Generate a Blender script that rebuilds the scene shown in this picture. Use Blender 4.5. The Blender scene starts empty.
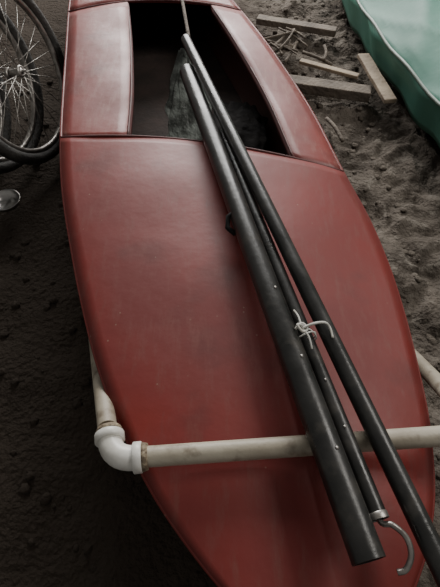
import bpy, bmesh, math, random
from mathutils import Vector, noise, Matrix
random.seed(4)
COL=bpy.context.collection

# ---------------------------------------------------------------- materials
def mat(name, c1, c2=None, scale=6.0, rough=0.6, bump=0.0, bscale=40.0, metallic=0.0,
        detail=6.0, lo=0.35, hi=0.65, rough2=None, inside=None, c3=None, s3=60, spec=0.5, c4=None, rangex=None, specks=None):
    m=bpy.data.materials.new(name); m.use_nodes=True
    nt=m.node_tree; N=nt.nodes; L=nt.links
    b=N['Principled BSDF']
    tc=N.new('ShaderNodeTexCoord')
    nz=N.new('ShaderNodeTexNoise'); nz.inputs['Scale'].default_value=scale; nz.inputs['Detail'].default_value=detail
    L.new(tc.outputs['Object'],nz.inputs['Vector'])
    r=N.new('ShaderNodeValToRGB'); r.color_ramp.elements[0].position=lo; r.color_ramp.elements[1].position=hi
    r.color_ramp.elements[0].color=(*c1,1); r.color_ramp.elements[1].color=(*(c2 or c1),1)
    L.new(nz.outputs['Fac'],r.inputs['Fac'])
    col=r.outputs['Color']
    if c3:
        n3=N.new('ShaderNodeTexNoise'); n3.inputs['Scale'].default_value=s3; n3.inputs['Detail'].default_value=5
        L.new(tc.outputs['Object'],n3.inputs['Vector'])
        r3=N.new('ShaderNodeValToRGB'); r3.color_ramp.elements[0].position=.55; r3.color_ramp.elements[1].position=.74
        L.new(n3.outputs['Fac'],r3.inputs['Fac'])
        mx=N.new('ShaderNodeMixRGB'); mx.inputs[2].default_value=(*c3,1)
        L.new(r3.outputs['Color'],mx.inputs[0]); L.new(col,mx.inputs[1]); col=mx.outputs[0]
    if c4:   # fine scuffs and dust, stretched along the deck
        mp=N.new('ShaderNodeMapping'); mp.inputs['Scale'].default_value=(38,8,9); mp.inputs['Rotation'].default_value=(0,0,.35)
        L.new(tc.outputs['Object'],mp.inputs['Vector'])
        n4=N.new('ShaderNodeTexNoise'); n4.inputs['Scale'].default_value=1.0; n4.inputs['Detail'].default_value=10; n4.inputs['Roughness'].default_value=.75
        L.new(mp.outputs[0],n4.inputs['Vector'])
        r4=N.new('ShaderNodeValToRGB'); r4.color_ramp.elements[0].position=.50; r4.color_ramp.elements[1].position=.70
        r4.color_ramp.elements[1].color=(.9,.9,.9,1)
        L.new(n4.outputs['Fac'],r4.inputs['Fac'])
        mx=N.new('ShaderNodeMixRGB'); mx.inputs[2].default_value=(*c4,1)
        L.new(r4.outputs['Color'],mx.inputs[0]); L.new(col,mx.inputs[1]); col=mx.outputs[0]
    if specks:  # crumbs of dry soil stuck to the paint
        vo=N.new('ShaderNodeTexVoronoi'); vo.inputs['Scale'].default_value=26
        L.new(tc.outputs['Object'],vo.inputs['Vector'])
        r5=N.new('ShaderNodeValToRGB'); r5.color_ramp.elements[0].position=.045; r5.color_ramp.elements[1].position=.075
        r5.color_ramp.elements[0].color=(.7,.7,.7,1); r5.color_ramp.elements[1].color=(0,0,0,1)
        L.new(vo.outputs['Distance'],r5.inputs['Fac'])
        n5=N.new('ShaderNodeTexNoise'); n5.inputs['Scale'].default_value=7; L.new(tc.outputs['Object'],n5.inputs['Vector'])
        r6=N.new('ShaderNodeValToRGB'); r6.color_ramp.elements[0].position=.52; r6.color_ramp.elements[1].position=.58
        L.new(n5.outputs['Fac'],r6.inputs['Fac'])
        mu=N.new('ShaderNodeMath'); mu.operation='MULTIPLY'; L.new(r5.outputs['Color'],mu.inputs[0]); L.new(r6.outputs['Color'],mu.inputs[1])
        mx=N.new('ShaderNodeMixRGB'); mx.inputs[2].default_value=(*specks,1)
        L.new(mu.outputs[0],mx.inputs[0]); L.new(col,mx.inputs[1]); col=mx.outputs[0]
    if rangex:  # shade painted into the soil colour: dark on the left, lighter on the lit right
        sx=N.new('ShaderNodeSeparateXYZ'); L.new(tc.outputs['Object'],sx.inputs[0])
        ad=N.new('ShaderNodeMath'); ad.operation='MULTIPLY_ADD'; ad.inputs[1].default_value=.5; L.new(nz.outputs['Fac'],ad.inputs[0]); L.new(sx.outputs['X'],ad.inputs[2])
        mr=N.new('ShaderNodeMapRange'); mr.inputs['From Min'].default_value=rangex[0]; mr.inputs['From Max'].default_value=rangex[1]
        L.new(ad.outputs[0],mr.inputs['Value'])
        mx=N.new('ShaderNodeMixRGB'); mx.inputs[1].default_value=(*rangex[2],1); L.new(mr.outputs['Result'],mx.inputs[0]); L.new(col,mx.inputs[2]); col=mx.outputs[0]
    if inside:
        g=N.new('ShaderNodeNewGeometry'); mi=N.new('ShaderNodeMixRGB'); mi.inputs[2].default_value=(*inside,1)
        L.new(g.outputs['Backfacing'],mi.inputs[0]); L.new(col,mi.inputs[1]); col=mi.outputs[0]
    L.new(col,b.inputs['Base Color'])
    b.inputs['Roughness'].default_value=rough; b.inputs['Metallic'].default_value=metallic
    b.inputs['Specular IOR Level'].default_value=spec
    if rough2 is not None:
        mr=N.new('ShaderNodeMapRange'); mr.inputs['To Min'].default_value=rough; mr.inputs['To Max'].default_value=rough2
        mr.inputs['From Min'].default_value=.35; mr.inputs['From Max'].default_value=.65
        L.new(nz.outputs['Fac'],mr.inputs['Value']); L.new(mr.outputs['Result'],b.inputs['Roughness'])
    if bump:
        nb=N.new('ShaderNodeTexNoise'); nb.inputs['Scale'].default_value=bscale; nb.inputs['Detail'].default_value=8
        L.new(tc.outputs['Object'],nb.inputs['Vector'])
        bp=N.new('ShaderNodeBump'); bp.inputs['Strength'].default_value=bump; bp.inputs['Distance'].default_value=.02
        L.new(nb.outputs['Fac'],bp.inputs['Height']); L.new(bp.outputs['Normal'],b.inputs['Normal'])
    return m

M_red=mat('faded_red_deck',(.200,.022,.017),(.145,.017,.014),2.6,.44,.05,26,rough2=.60,c3=(.095,.016,.013),s3=4.5,c4=(.165,.042,.034),specks=(.25,.15,.11))
M_side=mat('faded_red_side_deck',(.22,.040,.034),(.165,.028,.024),5,.38,.06,25,rough2=.55,c3=(.12,.02,.018),s3=7,c4=(.25,.11,.09))
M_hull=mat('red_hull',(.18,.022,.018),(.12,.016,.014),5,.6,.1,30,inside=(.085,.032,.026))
M_lip=mat('dark_red_edge',(.09,.015,.013),(.06,.011,.010),20,.6)
M_floor=mat('cockpit_floor',(.050,.033,.028),(.030,.022,.019),10,.9,.3,30)
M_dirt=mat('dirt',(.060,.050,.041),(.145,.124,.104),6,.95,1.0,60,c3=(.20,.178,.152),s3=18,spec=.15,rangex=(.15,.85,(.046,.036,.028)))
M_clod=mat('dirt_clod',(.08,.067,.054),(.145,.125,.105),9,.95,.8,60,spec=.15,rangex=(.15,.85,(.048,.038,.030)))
M_pvc=mat('dirty_pvc',(.43,.39,.31),(.29,.25,.19),9,.5,.08,60,c3=(.15,.115,.08),s3=24)
M_pvcw=mat('white_pvc_elbow',(.76,.75,.71),(.58,.56,.50),14,.36,.05,60)
M_brass=mat('dirty_collar',(.42,.35,.24),(.16,.12,.08),60,.7,.4,90,hi=.55)
M_blk=mat('black_plastic_pipe',(.013,.013,.012),(.024,.023,.021),12,.27,.05,90,rough2=.40,c3=(.045,.041,.035),s3=25,spec=.5)
M_blkin=mat('pipe_inside',(.004,.004,.004),None,5,.9)
M_metal=mat('dull_metal',(.42,.40,.37),(.26,.24,.22),30,.4,.1,60,metallic=.85)
M_chrome=mat('chrome',(.45,.44,.42),(.30,.29,.28),30,.28,0,60,metallic=1.)
M_rub=mat('rubber',(.022,.021,.019),(.042,.038,.034),20,.7,.3,80)
M_cord=mat('white_cord',(.7,.7,.66),(.5,.48,.42),60,.8)
M_wood=mat('old_wood',(.17,.14,.11),(.10,.082,.066),12,.85,.4,60)
M_woodl=mat('pale_wood',(.36,.29,.21),(.24,.19,.14),12,.8,.3,60)
M_net=mat('grey_plastic_sheet',(.21,.235,.215),(.065,.072,.064),16,.42,.7,34,lo=.42,hi=.58)
M_tarp=mat('green_tarp',(.085,.235,.175),(.060,.185,.140),3,.55,.10,14,c3=(.13,.29,.225),s3=2.2,spec=.35)
M_tarpd=mat('white_tarp_strip',(.34,.40,.36),(.24,.30,.26),6,.5,.1,14)
M_bag=mat('dark_sack',(.022,.020,.019),(.012,.011,.011),9,.95,.5,30,spec=.1)

# ---------------------------------------------------------------- mesh helpers
def link(o,parent=None):
    COL.objects.link(o)
    if parent: o.parent=parent
    return o
def mk(name,verts,faces,m,parent=None,smooth=True):
    me=bpy.data.meshes.new(name); me.from_pydata([tuple(v) for v in verts],[],faces); me.update()
    me.materials.append(m)
    if smooth:
        for p in me.polygons: p.use_smooth=True
    return link(bpy.data.objects.new(name,me),parent)
def empty(name):
    return link(bpy.data.objects.new(name,None))
def frames(pts):
    T=[]
    for i in range(len(pts)):
        a=pts[max(i-1,0)]; b=pts[min(i+1,len(pts)-1)]; T.append((b-a).normalized())
    up=Vector((0,0,1)) if abs(T[0].z)<.9 else Vector((0,1,0))
    n=(up-T[0]*up.dot(T[0])).normalized(); out=[]
    for t in T:
        n=(n-t*n.dot(t)).normalized(); out.append((n,t.cross(n)))
    return out
def tube_geo(pts,r,seg=16,closed=False,cap=True,r_in=None):
    pts=[Vector(p) for p in pts]; fr=frames(pts); V=[];Fc=[]
    rs=r if isinstance(r,(list,tuple)) else [r]*len(pts)
    for p,(n,b),rr in zip(pts,fr,rs):
        for k in range(seg):
            a=2*math.pi*k/seg; V.append(p+(n*math.cos(a)+b*math.sin(a))*rr)
    for i in range(len(pts)-1):
        for k in range(seg):
            k2=(k+1)%seg; Fc.append((i*seg+k,i*seg+k2,(i+1)*seg+k2,(i+1)*seg+k))
    if cap:
        Fc.append(tuple(range(seg))[::-1]); Fc.append(tuple((len(pts)-1)*seg+k for k in range(seg)))
    return V,Fc
def join(geos):
    V=[];Fc=[]
    for v,f in geos:
        o=len(V); V+=list(v); Fc+=[tuple(i+o for i in q) for q in f]
    return V,Fc
def tube(name,pts,r,m,parent=None,seg=16,cap=True):
    V,Fc=tube_geo(pts,r,seg,cap=cap); return mk(name,V,Fc,m,parent)
def hollow(name,a,b,r,wall,m,parent=None,seg=28,droop=0.0,n=14):
    a=Vector(a);b=Vector(b)
    pts=[a.lerp(b,i/n)-Vector((0,0,droop*math.sin(math.pi*i/n))) for i in range(n+1)]
    V1,F1=tube_geo(pts,r,seg,cap=False); V2,F2=tube_geo(pts,r-wall,seg,cap=False)
    o=len(V1); Fc=F1+[tuple(i+o for i in q)[::-1] for q in F2]
    for e in (0,n):
        for k in range(seg):
            k2=(k+1)%seg; q=(e*seg+k,e*seg+k2,o+e*seg+k2,o+e*seg+k); Fc.append(q)
    ob=mk(name,V1+V2,Fc,m,parent)
    es=ob.modifiers.new('es','EDGE_SPLIT'); es.split_angle=math.radians(50)
    return ob
def cr(pts,sub):
    pts=[Vector(p) for p in pts]; out=[]; n=len(pts)
    for i in range(n-1):
        p0=pts[max(i-1,0)];p1=pts[i];p2=pts[i+1];p3=pts[min(i+2,n-1)]
        for s in range(sub):
            t=s/sub
            out.append(.5*((2*p1)+(p2-p0)*t+(2*p0-5*p1+4*p2-p3)*t*t+(3*p1-p0-3*p2+p3)*t**3))
    out.append(pts[-1]); return out
def plank(name,a,b,w,th,m,parent=None):
    a=Vector(a);b=Vector(b);d=(b-a);L=d.length;d.normalize()
    s=d.cross(Vector((0,0,1))).normalized(); u=s.cross(d)
    V=[];Fc=[];n=10
    for i in range(n+1):
        p=a+d*L*i/n; j=noise.noise(p*9)*.006
        for cx,cz in ((-1,-1),(1,-1),(1,1),(-1,1)):
            V.append(p+s*(cx*w/2+j)+u*(cz*th/2+j*.5))
    for i in range(n):
        for k in range(4):
            k2=(k+1)%4; Fc.append((i*4+k,i*4+k2,(i+1)*4+k2,(i+1)*4+k))
    Fc.append((3,2,1,0)); Fc.append(tuple(n*4+k for k in range(4)))
    o=mk(name,V,Fc,m,parent,False); bv=o.modifiers.new('b','BEVEL'); bv.width=.004; bv.segments=2
    return o

# ---------------------------------------------------------------- ground
def gz(x,y):
    p=Vector((x,y,0))
    z=noise.noise(p*1.3)*.02+noise.noise(p*4+Vector((3,0,0)))*.022
    k=.35+1.15*min(1,max(0,(x+.1)/.6))
    q=p+Vector((noise.noise(p*6),noise.noise(p*6+Vector((9,0,0))),0))*.06
    c=(1-abs(noise.noise(q*9))*2.2)
    z+=k*(noise.noise(q*7)*.024+noise.noise(q*17)*.016+.014*max(0,noise.noise(q*31+Vector((5,5,0))))+noise.noise(p*60)*.003-.006*max(0,c)**3)
    return z-.042
def build_ground():
    nx,ny=420,440; x0,x1,y0,y1=-2.4,2.4,-1.2,4.6
    V=[];Fc=[]
    for j in range(ny+1):
        for i in range(nx+1):
            x=x0+(x1-x0)*i/nx; y=y0+(y1-y0)*j/ny; V.append((x,y,gz(x,y)))
    for j in range(ny):
        for i in range(nx):
            a=j*(nx+1)+i; Fc.append((a,a+1,a+nx+2,a+nx+1))
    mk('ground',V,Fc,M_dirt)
build_ground()

L=[(-.60,3.72),(-.72,3.35),(-.755,2.87),(-.705,2.371),(-.636,1.915),(-.583,1.576),(-.542,1.333),(-.485,1.076),(-.412,.834),(-.345,.635),(-.280,.469),(-.203,.317),(-.136,.206),(-.066,.117),(.004,.042),(.082,-.027),(.174,-.071)]
R=[(-.54,3.73),(-.33,3.40),(-.11,2.97),(.060,2.516),(.213,2.075),(.341,1.619),(.417,1.230),(.462,1.016),(.485,.829),(.492,.658),(.489,.497),(.481,.371),(.458,.239),(.429,.151),(.388,.073),(.324,-.007),(.220,-.071)]
def xat(T,y):
    for a,b in zip(T[:-1],T[1:]):
        if b[1]<=y<=a[1]: return a[0]+(b[0]-a[0])*(y-a[1])/(b[1]-a[1])
    return None
def free(x,y,mg=.02):
    l,r=xat(L,y),xat(R,y)
    if l is not None and r is not None and l-mg<x<r+mg: return False
    if x>.78 and y>.9: return False
    return True
def ico(c,r,sub=2,sq=.7,seed=0):
    bm=bmesh.new(); bmesh.ops.create_icosphere(bm,subdivisions=sub,radius=1)
    V=[];
    for v in bm.verts:
        d=v.co.normalized(); k=1+.45*noise.noise(d*1.6+Vector((seed,seed*.7,0)))+.15*noise.noise(d*5+Vector((seed,0,3)))
        V.append(Vector((d.x*r*k,d.y*r*k,d.z*r*k*sq))+Vector(c))
    Fc=[tuple(v.index for v in f.verts) for f in bm.faces]; bm.free(); return V,Fc
geos=[]
for i in range(1100):
    if random.random()<.75: x=random.uniform(.3,1.3); y=random.uniform(.2,3.6)
    else: x=random.uniform(-1.3,-.3); y=random.uniform(-.3,2.5)
    r=random.choice([.004,.005,.007,.009,.013,.016])
    if free(x,y): geos.append(ico((x,y,gz(x,y)+r*.1),r,2,.6,i*1.37))
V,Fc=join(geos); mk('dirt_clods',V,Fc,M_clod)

# ---------------------------------------------------------------- canoe
canoe=empty('red_canoe')
SUB=8
Lc=cr([(x,y,.34) for x,y in L],SUB); Rc=cr([(x,y,.28) for x,y in R],SUB)
NS=len(Lc); i0=3*SUB+2; i1=6*SUB
nl,nm,nr=6,14,5
def tcols(i):
    k=min(max((i-i0)/(i1-i0),0),1)
    tl=.335*(1-k)+.245*k; tr=.82*(1-k)+.825*k
    return [tl*j/nl for j in range(nl)]+[tl+(tr-tl)*j/nm for j in range(nm)]+[tr+(1-tr)*j/nr for j in range(nr+1)]
def dz(i,t):
    w=(Rc[i]-Lc[i]).length
    return .052*min(w/.9,1)*(1-(2*t-1)**2)
def dpt(i,t):
    p=Lc[i].lerp(Rc[i],t); p.z+=dz(i,t); return p
NC=nl+nm+nr+1
def deck(name,rng,cols,m,lift=0.0):
    V=[];Fc=[];W=len(cols)
    for i in rng:
        ts=tcols(i)
        for c in cols:
            p=dpt(i,ts[c]); p.z+=lift
            p.z+=.006*noise.noise(p*3.5)*min(1,8*ts[c],8*(1-ts[c]))
            V.append(p)
    for a in range(len(rng)-1):
        for c in range(W-1):
            Fc.append((a*W+c,(a+1)*W+c,(a+1)*W+c+1,a*W+c+1))
    o=mk(name,V,Fc,m,canoe)
    s=o.modifiers.new('s','SOLIDIFY'); s.thickness=.010; s.offset=-1
    return o
deck('foredeck',range(i1,NS),range(NC),M_red,.004)
deck('side_deck_left',range(i0,i1+1),range(0,nl+1),M_side)
deck('side_deck_right',range(i0,i1+1),range(nl+nm,NC),M_side)
deck('afterdeck',range(0,i0+1),range(NC),M_side)
prof=[(0,1),(.012,.8),(.03,.5),(.07,.22),(.15,.06),(.3,.01),(.5,0),(.7,.01),(.85,.06),(.93,.22),(.97,.5),(.988,.8),(1,1)]
V=[];Fc=[];W=len(prof)
for i in range(NS):
    a=Lc[i];b=Rc[i]
    for t,f in prof:
        p=a.lerp(b,t); zt=a.z if t<.5 else b.z
        zt-=.004; p.z=.006+(zt-.006)*f; V.append(p)
for i in range(NS-1):
    for c in range(W-1): Fc.append((i*W+c,i*W+c+1,(i+1)*W+c+1,(i+1)*W+c))
Fc.append(tuple(range(W))); Fc.append(tuple((NS-1)*W+c for c in range(W))[::-1])
mk('hull_shell',V,Fc,M_hull,canoe)
V=[];Fc=[]
for i in range(i0-4,i1+7):
    for j in range(11):
        t=.14+.72*j/10; p=Lc[i].lerp(Rc[i],t); p.z=.045+.006*noise.noise(p*8); V.append(p)
for a in range(i1+7-i0+4-1):
    for j in range(10): Fc.append((a*11+j,a*11+j+1,(a+1)*11+j+1,(a+1)*11+j))
mk('floor_panel',V,Fc,M_floor,canoe)
tube('gunwale_left',[p-Vector((0,0,.003)) for p in Lc],.0055,M_red,canoe,8)
tube('gunwale_right',[p-Vector((0,0,.003)) for p in Rc],.0055,M_red,canoe,8)
ts=tcols(i1)
tube('foredeck_lip',[dpt(i1,t)+Vector((0,0,.002)) for t in ts],.0045,M_lip,canoe,8)
tube('afterdeck_lip',[dpt(i0,t) for t in tcols(i0)],.005,M_lip,canoe,8)
tube('coaming_left',[dpt(i,tcols(i)[nl])-Vector((0,0,.004)) for i in range(i0,i1+1)],.005,M_lip,canoe,8)
tube('coaming_right',[dpt(i,tcols(i)[nl+nm])-Vector((0,0,.004)) for i in range(i0,i1+1)],.005,M_lip,canoe,8)
for nm_,c in (('carlin_left',nl),('carlin_right',nl+nm)):
    V=[];Fc=[]
    for i in range(i0,i1+1):
        p=dpt(i,tcols(i)[c])
        V+= [p-Vector((0,0,.006)),p-Vector((0,0,.035))]
    for a in range(i1-i0): Fc.append((2*a,2*a+1,2*a+3,2*a+2))
    o=mk(nm_,V,Fc,M_lip,canoe); s=o.modifiers.new('s','SOLIDIFY'); s.thickness=.012; s.offset=0

# ---------------------------------------------------------------- pvc frame
pf=empty('pvc_pipe_frame')
def pvc(name,a,b,r=.0205): return hollow(name,a,b,r,.003,M_pvc,pf)
pvc('cross_pipe',(-.165,.256,.390),(.500,.302,.390))
pvc('left_leg',(-.236,.322,.368),(-.446,.910,.03))
pvc('right_leg',(.530,.345,.372),(.585,.69,.03))
def elbow(name,a,c,b):
    a=Vector(a);b=Vector(b);c=Vector(c)
    pts=[(a*(1-t)**2+c*2*t*(1-t)+b*t*t) for t in [i/10 for i in range(11)]]
    tube(name,pts,.0245,M_pvcw,pf,20)
    for k,(p,q,nn) in enumerate(((pts[0],pts[1],'a'),(pts[-1],pts[-2],'b'))):
        d=(p-q).normalized()
        tube(name+'_socket_'+nn,[p-d*.012,p-d*.010,p+d*.005,p+d*.007],[.027,.0305,.0305,.028],M_pvcw,pf,20)
        tube(name+'_collar_'+nn,[p+d*.006,p+d*.018],[.0290,.0255],M_brass,pf,20)
elbow('elbow_left',(-.226,.300,.380),(-.216,.247,.392),(-.160,.256,.390))
elbow('elbow_right',(.492,.301,.390),(.528,.298,.392),(.530,.340,.375))

# ---------------------------------------------------------------- black pipes
def ln(a,b,y):
    a=Vector(a);b=Vector(b);k=(y-a.y)/(b.y-a.y); return a.lerp(b,k)
PA=((-.122,1.656,.393),(.244,.0727,.452))
A=empty('black_pipe')
hollow('pipe_wall',PA[0],PA[1],.029,.004,M_blk,A)
for y in (.44,.25,.62):
    p=ln(*PA,y)+Vector((.010,0,.0275)); tube('rivet',[p-Vector((0,0,.004)),p+Vector((0,0,.002))],.0035,M_metal,A,10)
p=ln(*PA,.86)+Vector((-.026,0,0))
tube('clip',[p+Vector((.006,.03,.012)),p+Vector((-.014,.02,.0)),p+Vector((-.016,-.01,-.01)),p+Vector((.004,-.03,-.012))],.007,M_blkin,A,8)
PB=((.009,1.30,.385),(.279,.1396,.432))
B=empty('black_pipe')
hollow('pipe_wall',PB[0],PB[1],.017,.003,M_blk,B)
d=(Vector(PB[1])-Vector(PB[0])).normalized(); e=Vector(PB[1])
tube('end_ferrule',[e-d*.010,e-d*.008,e+d*.002],[.0172,.0184,.0184],M_metal,B,20,False)
for y in (.30,.40,.50):
    p=ln(*PB,y)+Vector((0,0,.0165)); tube('hole_rim',[p,p+Vector((0,0,.002))],.003,M_metal,B,10)
hk=cr([tuple(e-d*.05),tuple(e+d*.004),(.297,.128,.442),(.318,.110,.437),(.324,.085,.428),(.314,.064,.418),(.300,.060,.412)],6)
tube('hook',hk,[.0052]*len(hk),M_metal,B,10)
PC=((-.133,1.830,.425),(.401,-.05,.4335))
C=empty('black_pipe')
hollow('pipe_wall',PC[0],PC[1],.0195,.003,M_blk,C)
cd=empty('white_cord')
def loop(c,rx,rz,tilt,name):
    pts=[]
    for k in range(25):
        a=2*math.pi*k/24
        pts.append((c[0]+rx*math.cos(a),c[1]+tilt*math.cos(a),c[2]+rz*math.sin(a)))
    tube(name,pts,.0018,M_cord,cd,6)
la=ln(*PA,.51)
loop((la.x+.046,.515,la.z-.008),.024,.026,-.012,'loop_1')
loop((la.x+.046,.502,la.z-.008),.024,.026,.010,'loop_2')
kx,ky,kz=la.x+.034,.508,la.z+.024
tube('knot',cr([(kx-.014,ky,kz),(kx,ky+.01,kz+.008),(kx+.012,ky,kz+.002),(kx,ky-.01,kz+.007),(kx-.010,ky+.006,kz+.010),(kx+.008,ky+.006,kz+.004)],6),.0030,M_cord,cd,6)
tube('tail_1',cr([(kx,ky,kz+.004),(kx+.025,ky+.006,kz+.014),(kx+.05,ky+.012,kz+.008),(kx+.062,ky+.006,kz-.003),(kx+.066,ky-.018,kz-.006)],6),.0028,M_cord,cd,6)
tube('tail_2',cr([(kx,ky,kz+.004),(kx+.012,ky-.02,kz+.004),(kx+.018,ky-.045,kz-.006)],6),.0022,M_cord,cd,6)
tube('tail_3',cr([(kx,ky,kz+.004),(kx-.005,ky+.03,kz+.004),(kx-.012,ky+.05,kz-.002)],6),.0022,M_cord,cd,6)

tube('wooden_stick',cr([(-.20,2.45,.412),(-.16,2.15,.420),(-.122,1.86,.412)],6),.007,M_wood,None,10)
# crumpled plastic sheet hanging from the pipe ends down into the cockpit: a gathered, pleated cone
n1,n2=48,120; V=[];Fc=[]
for s in range(n1+1):
    t=s/n1
    cx=-.130-.020*t+.008*math.sin(5*t); cy=1.80-.36*t; cz=.395-.335*t**.85
    rad=.014+.058*math.sin(math.pi*min(1,.06+.62*t))
    for k in range(n2+1):
        a=2*math.pi*k/n2
        ca,sa=math.cos(a),math.sin(a)
        pl=1+.38*math.sin(9*a+4*noise.noise(Vector((t*4,ca,sa)))+2*t)*(.6+.4*math.sin(7*t))+.45*noise.noise(Vector((ca*2,sa*2,t*6)))
        r=rad*pl
        V.append((cx+r*ca,cy+r*sa*.55,cz+r*sa*.45))
for s in range(n1):
    for k in range(n2):
        a=s*(n2+1)+k; Fc.append((a,a+1,a+n2+2,a+n2+1))
mk('plastic_sheet_bundle',V,Fc,M_net)
V,Fc=ico((0,0,0),1,5,1,7.3)
V=[Vector((.07+v.x*.13+v.z*.02,1.66+v.y*.24,.10+v.z*.055+.012*noise.noise(v*5))) for v in V]
mk('cloth_sack',V,Fc,M_bag)

# ---------------------------------------------------------------- tarp covered boat
tb=empty('tarp_covered_boat')
def bw_(y):
    u=(y-2.4)/1.6; return .45*max(0,1-u*u)**.5, 1.185+(2.6-y)*.15
V=[];Fc=[];n1,n2=110,60
for j in range(n1+1):
    y=.82+j/n1*3.16; w,cx=bw_(y); w+=.004
    for i in range(n2+1):
        s=-1+2*i/n2
        if abs(s)<.8:
            q=s/.8; x=cx+w*q; z=.20+.17*(1-abs(q)**2.2)*min(1,w/.3)
        else:
            q=(abs(s)-.8)/.2; x=cx+math.copysign(w*(1-.10*q),s); z=.20-.17*q
        p=Vector((x,y,z))
        ph=x*9-y*3+2*noise.noise(Vector((x*2,y*1.2,4)))
        ph2=x*14+y*9+3*noise.noise(Vector((x*3,y*2,8)))
        fold=.022*noise.noise(Vector((x*3,y*1.2,0)))+.018*max(0,math.sin(ph))**6+.010*max(0,math.sin(ph2))**8+.006*noise.noise(Vector((x*9,y*3,0)))
        if abs(s)>=.75: fold+=.008*math.sin(y*15+3*noise.noise(Vector((y*3,0,0)))); p.x+=.5*fold*(1 if s<0 else -1)
        p.z+=fold; V.append(p)
for j in range(n1):
    for i in range(n2):
        a=j*(n2+1)+i; Fc.append((a,a+1,a+n2+2,a+n2+1))
o=mk('tarp',V,Fc,M_tarp,tb)
s=o.modifiers.new('s','SOLIDIFY'); s.thickness=.003
V=[];Fc=[]
for j in range(31):
    y=.95+j/30*2.9; w,cx=bw_(y); w*=.86
    for q,z in ((-1,.19),(-.92,.08),(-.7,.0),(.7,.0),(.92,.08),(1,.19)): V.append((cx+w*q,y,z))
for j in range(30):
    for i in range(5): a=j*6+i; Fc.append((a,a+1,a+7,a+6))
mk('boat_hull',V,Fc,M_hull,tb)
pts=[]
for k in range(40):
    y=1.1+k/39*2.5; w,cx=bw_(y); pts.append((cx-w*1.0,y,.215+.006*math.sin(k)))
tube('hem_rope',pts,.007,M_tarpd,tb,6)
w,cx=bw_(2.55)
tube('lashing_rope',cr([(bw_(2.75)[1]-bw_(2.75)[0]*1.01,2.75,.20),(cx-.36,2.60,.325),(cx-.15,2.42,.40),(cx+.1,2.25,.415),(cx+.4,2.05,.30)],6),.006,M_cord,tb,8)

# ---------------------------------------------------------------- planks / sticks
plank('wooden_plank',(.31,2.20,.035),(.735,2.09,.035),.075,.05,M_wood)
plank('wooden_plank',(.735,2.36,.085),(.790,1.95,.085),.060,.022,M_woodl)
plank('wooden_plank',(.42,2.38,.045),(.70,2.23,.045),.035,.018,M_woodl)
plank('wooden_plank',(.22,2.87,.03),(.66,2.72,.03),.06,.035,M_wood)
st=empty('pile_of_sticks')
for k in range(16):
    x=random.uniform(.28,.58); y=random.uniform(2.43,2.64); a=random.uniform(0,3.14); Ls=random.uniform(.12,.30)
    dx,dy=math.cos(a)*Ls/2,math.sin(a)*Ls/3; z=random.uniform(.01,.06)
    tube('stick_%d'%(k+1),cr([(x-dx,y-dy,z),(x+.01,y,z+.012),(x+dx,y+dy,z+.02)],4),random.uniform(.004,.009),M_wood,st,7)
tube('broken_stick',cr([(.505,1.93,.01),(.53,1.85,.02),(.555,1.76,.01)],4),.009,M_wood,None,8)

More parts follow.
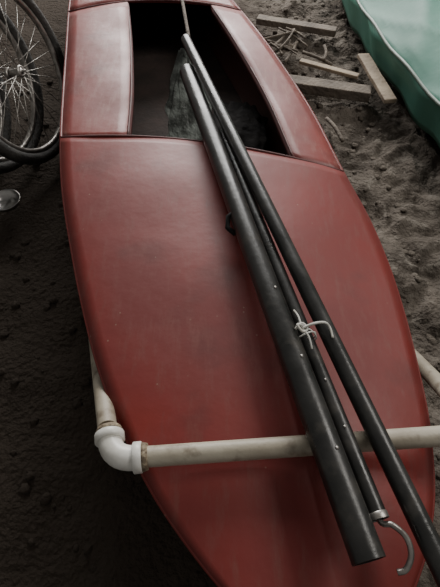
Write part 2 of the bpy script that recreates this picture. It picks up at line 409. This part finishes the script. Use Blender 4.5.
# ---------------------------------------------------------------- bicycle wheels
def wheel(c,nrm,r=.335):
    W=empty('bicycle_wheel'); c=Vector(c); nrm=Vector(nrm).normalized()
    u=nrm.cross(Vector((0,0,1))).normalized(); v=u.cross(nrm)
    def torus(name,rad,rr,m,sg=12,off=0,flat=1.0):
        V=[];Fc=[];n=72
        for k in range(n):
            a=2*math.pi*k/n; ra=u*math.cos(a)+v*math.sin(a)
            for q in range(sg):
                b=2*math.pi*q/sg; V.append(c+ra*(rad+rr*math.cos(b))+nrm*(off+rr*flat*math.sin(b)))
        for k in range(n):
            for q in range(sg):
                k2=(k+1)%n;q2=(q+1)%sg; Fc.append((k*sg+q,k2*sg+q,k2*sg+q2,k*sg+q2))
        mk(name,V,Fc,m,W)
    torus('tyre',r-.024,.024,M_rub); torus('rim',r-.054,.011,M_metal,10,0,1.2)
    torus('hub_flange_1',.016,.007,M_metal,8,.028); torus('hub_flange_2',.016,.007,M_metal,8,-.028)
    tube('hub',[c-nrm*.034,c+nrm*.034],.013,M_metal,W,12); tube('axle',[c-nrm*.05,c+nrm*.05],.005,M_metal,W,8)
    g=[]
    for k in range(32):
        a=2*math.pi*k/32; side=.028 if k%2 else -.028; off=.35 if (k//2)%2 else -.35
        p=c+nrm*side+(u*math.cos(a+off)+v*math.sin(a+off))*.02
        q=c+(u*math.cos(a)+v*math.sin(a))*(r-.056); g.append(tube_geo([p,q],.0015,5))
    V,Fc=join(g); mk('spokes',V,Fc,M_metal,W)
wheel((-.80,1.735,.345),(.95,-.17,.27),.35)
wheel((-.925,1.68,.345),(.95,-.19,.27),.35)
wheel((-1.05,1.62,.345),(.95,-.15,.27),.35)
tube('wooden_post',[(-1.36,1.75,-.02),(-1.35,1.75,.6),(-1.36,1.76,1.1)],[.05,.047,.044],M_wood,None,14)
bw=[];Fc=[];pr=[(0,.006),(.028,.006),(.046,.020),(.054,.036),(.060,.037),(.058,.033),(.049,.014),(.030,.0),(0,0)]
for k in range(32):
    a=2*math.pi*k/32
    for rr,z in pr: bw.append((-.855+rr*math.cos(a),1.355+rr*math.sin(a),z))
for k in range(32):
    for q in range(len(pr)-1):
        k2=(k+1)%32;Fc.append((k*9+q,k2*9+q,k2*9+q+1,k*9+q+1))
mk('metal_bowl',bw,Fc,M_chrome)

# ---------------------------------------------------------------- light
w=bpy.data.worlds.new('world'); bpy.context.scene.world=w; w.use_nodes=True
bg=w.node_tree.nodes['Background']; bg.inputs[0].default_value=(1,.97,.92,1); bg.inputs[1].default_value=.21
def area(name,loc,tgt,sx,sy,e,c):
    l=bpy.data.lights.new(name,'AREA'); l.shape='RECTANGLE'; l.size=sx; l.size_y=sy; l.energy=e; l.color=c
    o=link(bpy.data.objects.new(name,l)); o.location=loc
    o.rotation_euler=(Vector(tgt)-Vector(loc)).to_track_quat('-Z','Y').to_euler()
area('far_sheen_light',(-.1,5.2,2.1),(-.2,1.9,.3),2.8,2.0,290,(1,.985,.96))  # soft far light, added to lay a sheen on the far deck; source unseen
area('upper_right_fill_light',(2.0,1.4,2.6),(.6,1.1,.2),1.0,1.0,40,(1,.96,.90))  # added fill from upper right for deck and right-hand ground; source unseen

cam=bpy.data.cameras.new('camera'); co=link(bpy.data.objects.new('camera',cam))
co.location=(0,0,1.32); co.rotation_euler=(math.radians(35),0,0)
cam.sensor_fit='VERTICAL'; cam.sensor_height=24; cam.lens=460/587*24; cam.clip_start=.02
bpy.context.scene.camera=co
